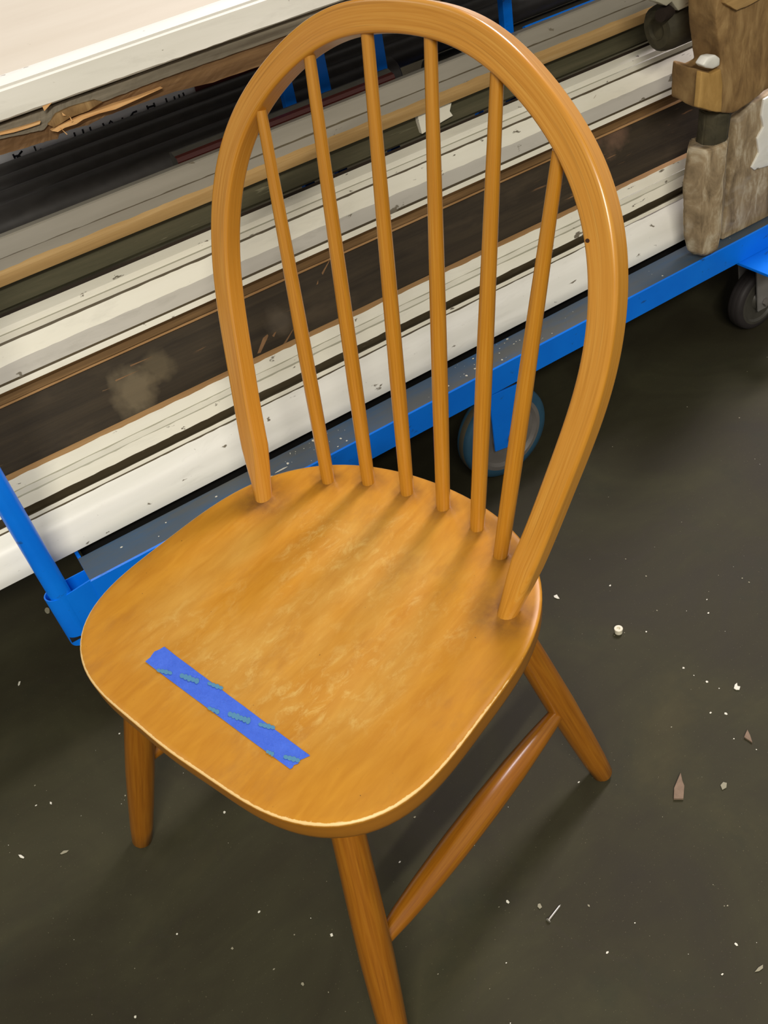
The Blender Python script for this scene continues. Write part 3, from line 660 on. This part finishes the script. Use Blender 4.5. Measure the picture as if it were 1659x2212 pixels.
# weathered board with the break
def weathered():
    y = 0.577; root = thing('splintered_board', 'grey-brown weathered board broken at its lower edge with a fresh pale splinter', 'board', (0.2, y, zz(.285, y)))
    def K(o): o.parent = root; o.matrix_parent_inverse = Matrix.Translation(-Vector(root.location)); return o
    lo = [(-110, 372), (-60, 352), (0, 335), (60, 318), (100, 305), (125, 300), (128, 290), (150, 281), (190, 270), (230, 250), (300, 225), (380, 197), (460, 178), (560, 143), (700, 92), (900, 20), (1150, -70)]
    mid = [(-110, 333), (-60, 315), (0, 300), (60, 288), (95, 280), (110, 262), (125, 268), (160, 245), (200, 228), (260, 205), (330, 178), (400, 152), (480, 125), (580, 90), (700, 48), (900, -25), (1150, -112)]
    hi = [(-110, 305), (-60, 286), (0, 262), (60, 240), (95, 227), (110, 222), (125, 216), (160, 203), (200, 190), (260, 167), (330, 141), (400, 116), (480, 86), (580, 50), (700, 6), (900, -68), (1150, -160)]
    def strip(nm, A, B, ya, yb, mat):
        vs, fs = [], []; n = 0; rows = []
        for (p, q) in zip(A, B): rows.append((p, q))
        dense = []
        for i in range(len(rows) - 1):
            for s in range(6):
                t = s / 6; p = Vector(rows[i][0]).lerp(Vector(rows[i + 1][0]), t); q = Vector(rows[i][1]).lerp(Vector(rows[i + 1][1]), t); dense.append((p, q))
        for i, (p, q) in enumerate(dense):
            jit = noise.noise(Vector((i * 0.9, ya, 3))) * 1.5
            for k in range(4):
                c = p.lerp(q, k / 3); yy = ya + (yb - ya) * k / 3 + noise.noise(Vector((i * .5, k, 9))) * 0.0015
                if k == 0: c = c + Vector((0, jit))
                vs.append(at_y(c.x, c.y, yy))
            vs.append(at_y(q.x, q.y, yb) + Vector((0, 0.022, 0))); vs.append(at_y(p.x, p.y, ya) + Vector((0, 0.03, 0.002)))
        n = 6
        for i in range(len(dense) - 1):
            for k in range(n): a = i * n + k; b = i * n + (k + 1) % n; fs.append((a, b, b + n, a + n))
        fs.append(tuple(range(n))[::-1]); fs.append(tuple(range((len(dense) - 1) * n, len(dense) * n)))
        o = mesh(nm, vs, fs, mat); bm = bmesh.new(); bm.from_mesh(o.data); bmesh.ops.recalc_face_normals(bm, faces=bm.faces); bm.to_mesh(o.data); bm.free(); return K(o)
    strip('lower_edge', lo, mid, y, y - 0.004, WEATHB)
    strip('face', mid, [(x, yy + 7) for x, yy in hi], y - 0.008, y + 0.000, WEATH)
    sp = prism('splinter', [at_y(px, py, y - 0.012) for px, py in ((112, 283), (128, 272), (150, 262), (176, 250), (215, 238), (250, 225), (300, 210), (352, 190), (330, 200), (290, 218), (250, 236), (215, 245), (180, 258), (165, 268), (140, 276), (125, 285))], (0, 0.010, 0), SPLINT, None, bev=0); K(sp)
    sp = prism('splinter', [at_y(px, py, y - 0.011) for px, py in ((0, 287), (40, 277), (70, 268), (88, 262), (86, 268), (60, 277), (30, 286), (0, 292))], (0, 0.006, 0), SPLINT, None, bev=0); K(sp)
    K(prism('split_face', [at_y(px, py, y - 0.0105) for px, py in ((104, 270), (122, 246), (150, 232), (205, 216), (222, 220), (190, 240), (150, 256), (118, 276))], (0, 0.006, 0), BLOCKW, None, bev=0.0005, rough=0.0008, cuts=2))
    for q in (((130, 276), (146, 290), (144, 291)), ((150, 250), (158, 262), (155, 264)), ((92, 230), (112, 222), (96, 240)), ((134, 243), (143, 250), (136, 250))):
        K(prism('splinter', [at_y(px, py, y - 0.014) for px, py in q], (0, 0.002, 0), SPLINT, None, bev=0))
    return root
weathered()
# white panelled door lying on top
door = thing('panelled_door', 'white painted panelled door on top of the stack at upper left', 'door', (0.2, 0.70, zz(.258, .60)))
def D_(o): o.parent = door; o.matrix_parent_inverse = Matrix.Translation(-Vector(door.location)); return o
y0 = 0.565
P = [(0.625, zz(.2581, y0) + 0.003, 0), (y0, zz(.2585, y0), 0), (y0 - 0.002, zz(.2570, y0 - 0.002), 1), (y0 + 0.012, zz(.2340, y0 + 0.012), 2), (y0 + 0.0145, zz(.2315, y0 + 0.0145), 0), (0.625, zz(.2310, y0 + .0145) + 0.004, 0)]
D_(board('bottom_rail', P, -0.10, 1.5, [DOOR_RAIL_SHADE, DOOR_RAIL_SHADE, WHITE], ragged={2: 0.0008}))
P = [(y0 + .015, zz(.2318, y0 + .015), 0), (y0 + .015, zz(.2290, y0 + .015), 0), (y0 + .022, zz(.2262, y0 + .022), 0), (y0 + .036, zz(.2222, y0 + .036), 0), (y0 + .040, zz(.2215, y0 + .040), 0), (0.625, zz(.2215, y0 + .04), 0), (0.625, zz(.2318, y0 + .015), 0)]
D_(board('panel_bead', P, -0.09, 1.4, [WHITE]))  # bead keeps the full white, which paints in its highlight
P = [(y0 + .041, zz(.2228, y0 + .041), 0), (y0 + .25, zz(.140, y0 + .25), 0), (y0 + .62, zz(.04, y0 + .62), 0), (y0 + .62, zz(.04, y0 + .62) - 0.018, 0), (y0 + .25, zz(.140, y0 + .25) - 0.018, 0), (0.625, zz(.2228, y0 + .041) - 0.004, 0)]
D_(board('panel', P, -0.09, 1.45, [DOOR_PANEL_SHADE], seg=0.03))

# ------------------------------------------------------------------ weathered post, block, log and board at right
def loft(name, rings, mat, n=8, rot=0.2, parent=None, rough=0.0015):
    vs, fs = [], []
    for (c, rx, ry) in rings:
        for k in range(n):
            a = 2 * math.pi * k / n + rot; p = Vector(c) + Vector((math.cos(a) * rx, math.sin(a) * ry, 0))
            vs.append(p)
    for i in range(len(rings) - 1):
        for k in range(n): a = i * n + k; b = i * n + (k + 1) % n; fs.append((a, b, b + n, a + n))
    fs.append(tuple(range(n))[::-1]); fs.append(tuple(range((len(rings) - 1) * n, len(rings) * n)))
    bm = bmesh.new(); bv = [bm.verts.new(v) for v in vs]
    for f in fs: bm.faces.new([bv[i] for i in f])
    bmesh.ops.recalc_face_normals(bm, faces=bm.faces)
    bmesh.ops.bevel(bm, geom=[e for e in bm.edges if len(e.link_faces) == 2 and e.calc_face_angle(0) > 0.5], offset=0.002, segments=2, affect='EDGES')
    bmesh.ops.triangulate(bm, faces=bm.faces)
    for _ in range(3):
        bmesh.ops.subdivide_edges(bm, edges=[e for e in bm.edges if e.calc_length() > 0.01], cuts=1); bmesh.ops.triangulate(bm, faces=bm.faces)
    for v in bm.verts: v.co += Vector(noise.noise_vector(v.co * 30)) * rough + Vector(noise.noise_vector(v.co * 110)) * rough * 0.4
    return bm_obj(name, bm, mat, parent, True)
YQ = 0.498 + YS
fpt = at_y(1532, 560, 0.470 + YS)
bp = thing('carved_bracket', 'old weathered wooden bracket post with rounded foot on the blue rail at right', 'bracket', (fpt.x, YQ, ZT + 0.003))
def B_(o): o.parent = bp; o.matrix_parent_inverse = Matrix.Translation(-Vector(bp.location)); return o
rg = []
for px, py, hw in ((1541, 552, 26), (1540, 540, 38), (1541, 505, 47), (1543, 450, 50), (1545, 390, 51), (1551, 340, 50), (1555, 312, 47)):
    c = at_y(px, py, 0.470 + YS); k = hw / 1190.0; rg.append(((c.x, YQ - 0.002, max(c.z, ZT + 0.004)), k * 1.06, 0.036 * min(1, hw / 44)))
B_(loft('foot_post', rg, POSTW, n=6, rot=0.75))
rg = []
for px, py, hw in ((1558, 318, 36), (1563, 280, 36), (1567, 236, 36)):
    c = at_y(px, py, 0.475 + YS); rg.append(((c.x, YQ, c.z), hw / 1190, 0.028))
B_(loft('neck', rg, LOGW))
YB = 0.462 + YS
poly = [(1507, 233), (1548, 243), (1584, 247), (1620, 222), (1700, 165), (1730, -60), (1552, -60), (1548, 40), (1553, 100), (1559, 145), (1538, 158), (1513, 152)]
B_(prism('block', [at_y(x, y, YB) for x, y in poly], (0.012, 0.075, 0.0), BLOCKW, None, bev=0.004, rough=0.003, cuts=3))
poly = [(1508, 232), (1516, 154), (1538, 160), (1558, 148), (1562, 180), (1559, 243), (1548, 242)]
B_(prism('block_end', [at_y(x, y, YB - 0.006) for x, y in poly], (0, 0.012, 0), BLOCKT, None, bev=0.002, rough=0.0012, cuts=2))
poly = [(1565, -60), (1566, 8), (1592, 22), (1612, 14), (1660, -10), (1700, -60)]
B_(prism('pale_flake', [at_y(x, y, YB - 0.008) for x, y in poly], (0, 0.01, 0), TANB, None, bev=0.001, rough=0.002, cuts=2))
poly = [(1518, 140), (1530, 122), (1545, 118), (1556, 126), (1556, 142), (1540, 150), (1525, 146)]
B_(prism('white_paint_lump', [at_y(x, y, YB - 0.006) for x, y in poly], (0, 0.02, 0), WHITE, None, bev=0.003, rough=0.002, cuts=2))
# dark olive log
cl = at_y(1448, 52, 0.585); rl = 0.040
lg = thing('dark_turned_rail', 'dark olive weathered rail with rounded hollow end at top right', 'rail', (cl.x, cl.y, cl.z - rl))
def G_(o): o.parent = lg; o.matrix_parent_inverse = Matrix.Translation(-Vector(lg.location)); return o
vs, fs, uv = lathe_data(cl + Vector((-0.035, 0, 0)), cl + Vector((0.5, 0, 0)), [(0.01, rl * .40), (.0, rl * .46), (.004, rl * .78), (.02, rl * .95), (.05, rl), (.2, rl), (.6, rl * 1.02), (1, rl)], 22)
o = mesh('rail_body', vs, fs, LOGW, None, True, uv); fix(o)
for v in o.data.vertices: v.co += Vector(noise.noise_vector(v.co * 26)) * 0.004
G_(o)
hc = at_y(1436, 30, 0.55)
G_(lathe('hole_shade_disc', hc + Vector((-0.010, 0, 0)), hc + Vector((0.02, 0.01, 0)), [(0, .0105), (.3, .0125), (1, .012)], simple('hole_shade', rgb(36, 26, 18), .9), None, 16))  # solid dark disc: the shade inside the hollow end is painted
poly = [(1412, -50), (1418, 4), (1440, 12), (1452, 3), (1466, 22), (1500, 8), (1522, -6), (1540, -50)]
G_(prism('pale_flaking_skin', [at_y(x, y, 0.54) for x, y in poly], (0, 0.02, 0), CHIPG, None, bev=0.001, rough=0.0015, cuts=2))
poly = [(1552, -50), (1553, 10), (1563, 18), (1572, 2), (1575, -50)]
# board at far right
wb = thing('paint_patched_board', 'weathered grey board with a thick white paint patch at the right edge', 'board', (at_y(1620, 500, 0.468).x, 0.468, ZT + 0.0005))
def H_(o): o.parent = wb; o.matrix_parent_inverse = Matrix.Translation(-Vector(wb.location)); return o
YW = 0.472
poly = [at_y(x, y, YW) for x, y in ((1592, 258), (1640, 215), (1760, 140))]; zb_ = ZT + 0.0025; q = at_z(1596, 533, zb_)
poly += [Vector((poly[2].x, YW, zb_)), Vector((q.x, YW, zb_))]
H_(prism('board_body', poly, (0, 0.022, 0), POSTW, None, bev=0.003, rough=0.0012, cuts=2))
poly = [(1650, 215), (1760, 150), (1760, 320), (1680, 352), (1652, 360), (1630, 368), (1624, 362), (1640, 330), (1636, 300), (1650, 275), (1645, 250)]
H_(prism('paint_patch', [at_y(x, y, YW - 0.004) for x, y in poly], (0, 0.006, 0), WHITE, None, bev=0.001, rough=0.001, cuts=2))
poly = [at_y(x, y, 0.500) for x, y in ((1580, 300), (1592, 250), (1600, 252))]; q = at_z(1572, 520, zb_)
poly += [Vector((poly[2].x, 0.5, zb_)), Vector((poly[0].x - 0.008, 0.5, zb_))]
H_(prism('gap_shade_strip', poly, (0, 0.012, 0), VDARK, None, bev=0.001))  # dark strip filling the gap: its shade painted as a piece

# ------------------------------------------------------------------ small things on the floor
def floor_thing(name, label, cat, poly, h, mat, group=None):
    pts = [at_z(x, y, 0.0006) for x, y in poly]; o = prism(name, pts, (0, 0, h), mat, None, bev=min(h * 0.3, 0.0004))
    return tag(o, label, cat, group)
pc = at_z(1336, 1366, 0.0005)
pl = mesh('plastic_plug', *(lambda d: (d[0], d[1]))(lathe_data((0, 0, 0), (0, 0, 0.0105), [(0, .0058), (.05, .0063), (.55, .0063), (.6, .0068), (.95, .0070), (1, .0064), (1.0, .0030), (.75, .0022), (.7, .0005)], 26)), PLUG, None, True); fix(pl); pl.location = pc
tag(pl, 'small round white plastic plug with a hole standing on the floor', 'plug')
na, nb = at_z(1184, 1989, 0.0022), at_z(1211, 1954, 0.0012)
nl = lathe('nail', na, nb, [(0, .0032), (.03, .0034), (.05, .0030), (.055, .0015), (.9, .0014), (1, .0002)], NAILM, None, 12); tag(nl, 'short steel nail lying on the floor at lower right', 'nail')
floor_thing('wood_chip', 'dark pointed wood chip on the floor right of the rear chair leg', 'wood chip', [(1455, 1728), (1456, 1705), (1470, 1672), (1474, 1690), (1478, 1700), (1476, 1728)], 0.004, CHIPM)
floor_thing('wood_chip', 'small pale forked wood chip near the right edge of the floor', 'wood chip', [(1607, 1594), (1614, 1578), (1620, 1590), (1625, 1606), (1619, 1602)], 0.003, CHIPM)
floor_thing('paint_flake', 'white paint flake on the floor beside the chair back foot', 'paint flake', [(1196, 1288), (1203, 1285), (1206, 1290), (1209, 1294), (1204, 1294), (1197, 1291)], 0.0015, FLAKE)
floor_thing('paint_flake', 'white curled paint flake on the floor at right, above the wood chips', 'paint flake', [(1585, 1488), (1587, 1480), (1592, 1476), (1593, 1483), (1599, 1484), (1597, 1491), (1590, 1491)], 0.0018, FLAKE)
floor_thing('paint_flake', 'pale crumbled paint flake on the floor right of the dark wood chip', 'paint flake', [(1556, 1697), (1562, 1690), (1570, 1692), (1569, 1702), (1560, 1707)], 0.0015, FLAKED)
floor_thing('paint_flake', 'white paint flake on the floor at the lower left edge', 'paint flake', [(40, 1847), (46, 1847), (53, 1852), (51, 1855), (44, 1853)], 0.0015, FLAKE)
floor_thing('paint_flake', 'long dusty paint flake on the floor left of the front chair leg', 'paint flake', [(130, 1845), (138, 1838), (149, 1837), (144, 1842), (133, 1846)], 0.0012, FLAKED)
floor_thing('paint_flake', 'thin white paint flake on the floor at left near the blue socket', 'paint flake', [(39, 1480), (41, 1473), (45, 1472), (43, 1479), (40, 1482)], 0.0012, FLAKE)
floor_thing('paint_flake', 'tiny square white paint flake on the floor between the front legs', 'paint flake', [(713, 2018), (718, 2016), (720, 2022), (715, 2024)], 0.0012, FLAKE)
floor_thing('paint_flake', 'dusty round flake on the floor just above the nail', 'paint flake', [(1162, 1953), (1167, 1952), (1171, 1960), (1166, 1964), (1161, 1959)], 0.0012, FLAKED)
floor_thing('paint_flake', 'dusty grey flake on the floor at the bottom right corner', 'paint flake', [(1630, 2100), (1638, 2090), (1648, 2084), (1648, 2092), (1640, 2098)], 0.001, FLAKED)
floor_thing('washer', 'small dull grey disc on the floor below the blue socket', 'disc', [(103 + 5.5 * math.cos(k * .6283), 1320 + 6 * math.sin(k * .6283)) for k in range(10)][::-1], 0.003, FLAKED)
# countless flecks of dust and paint: one object
def flecks(name, n, region, z, size, mat, seed, pts=None):
    rnd = random.Random(seed); vs, fs = [], []
    for i in range(n):
        if pts and i < len(pts): c = at_z(pts[i][0], pts[i][1], z); s = size * 1.4
        else: c = region(rnd); s = size * (0.35 + rnd.random() ** 3 * 1.3)
        a0 = rnd.random() * 6.28; k = rnd.choice((4, 5)); b = len(vs); el = 0.5 + rnd.random()
        ring = [c + Vector((math.cos(a0 + 6.283 * j / k) * s * (0.7 + .5 * rnd.random()), math.sin(a0 + 6.283 * j / k) * s * el * (0.7 + .5 * rnd.random()), 0.0)) for j in range(k)]
        vs += ring + [p + Vector((0, 0, s * 0.35)) for p in ring]; fs.append(tuple(range(b + k, b + 2 * k)))
        for j in range(k): fs.append((b + j, b + (j + 1) % k, b + k + (j + 1) % k, b + k + j))
    o = mesh(name, vs, fs, mat); o['kind'] = 'stuff'; return o
fr = lambda r: Vector((r.uniform(-0.9, 1.6), r.uniform(-0.6, 0.40), 0.0003))
o = flecks('paint_crumbs', 150, fr, 0.0003, 0.0014, FLAKE, 3, [(1396, 1345 + 20), (1318, 1260 + 5), (1527, 1473), (1535, 1540), (1568, 1542), (560, 1970), (258, 1585), (110, 1735), (485, 1755), (78, 1740), (1250, 1690), (1590, 2040), (1560, 2105), (1312, 2058)])
tag(o, 'tiny white paint crumbs scattered over the whole floor', 'crumbs')
o = flecks('floor_dust', 260, fr, 0.0003, 0.0012, FLAKED, 5); tag(o, 'fine grey-brown dust specks scattered over the floor', 'dust')
fl = lambda r: Vector((r.choice((r.uniform(-0.1, 1.3), r.gauss(0.72, 0.10), r.gauss(0.26, 0.04))), r.uniform(YF + 0.008, YF + 0.06), ZT + 0.0004))
o = flecks('rail_crumbs', 85, fl, ZT + 0.0004, 0.0017, FLAKE, 8, [(1022, 775), (1026, 797), (1008, 812), (1075, 716), (1125, 680)]); tag(o, 'white paint crumbs lying on the top of the blue rail', 'crumbs')
sa, sb_ = at_z(594, 1022, ZT + .0006), at_z(621, 1008, ZT + .0006)
sl = lathe('paint_sliver', sa, sb_, [(0, .0004), (.3, .0012), (.7, .0014), (1, .0003)], FLAKE, None, 6); tag(sl, 'thin white paint sliver on the blue rail beside the left bow foot', 'paint flake')
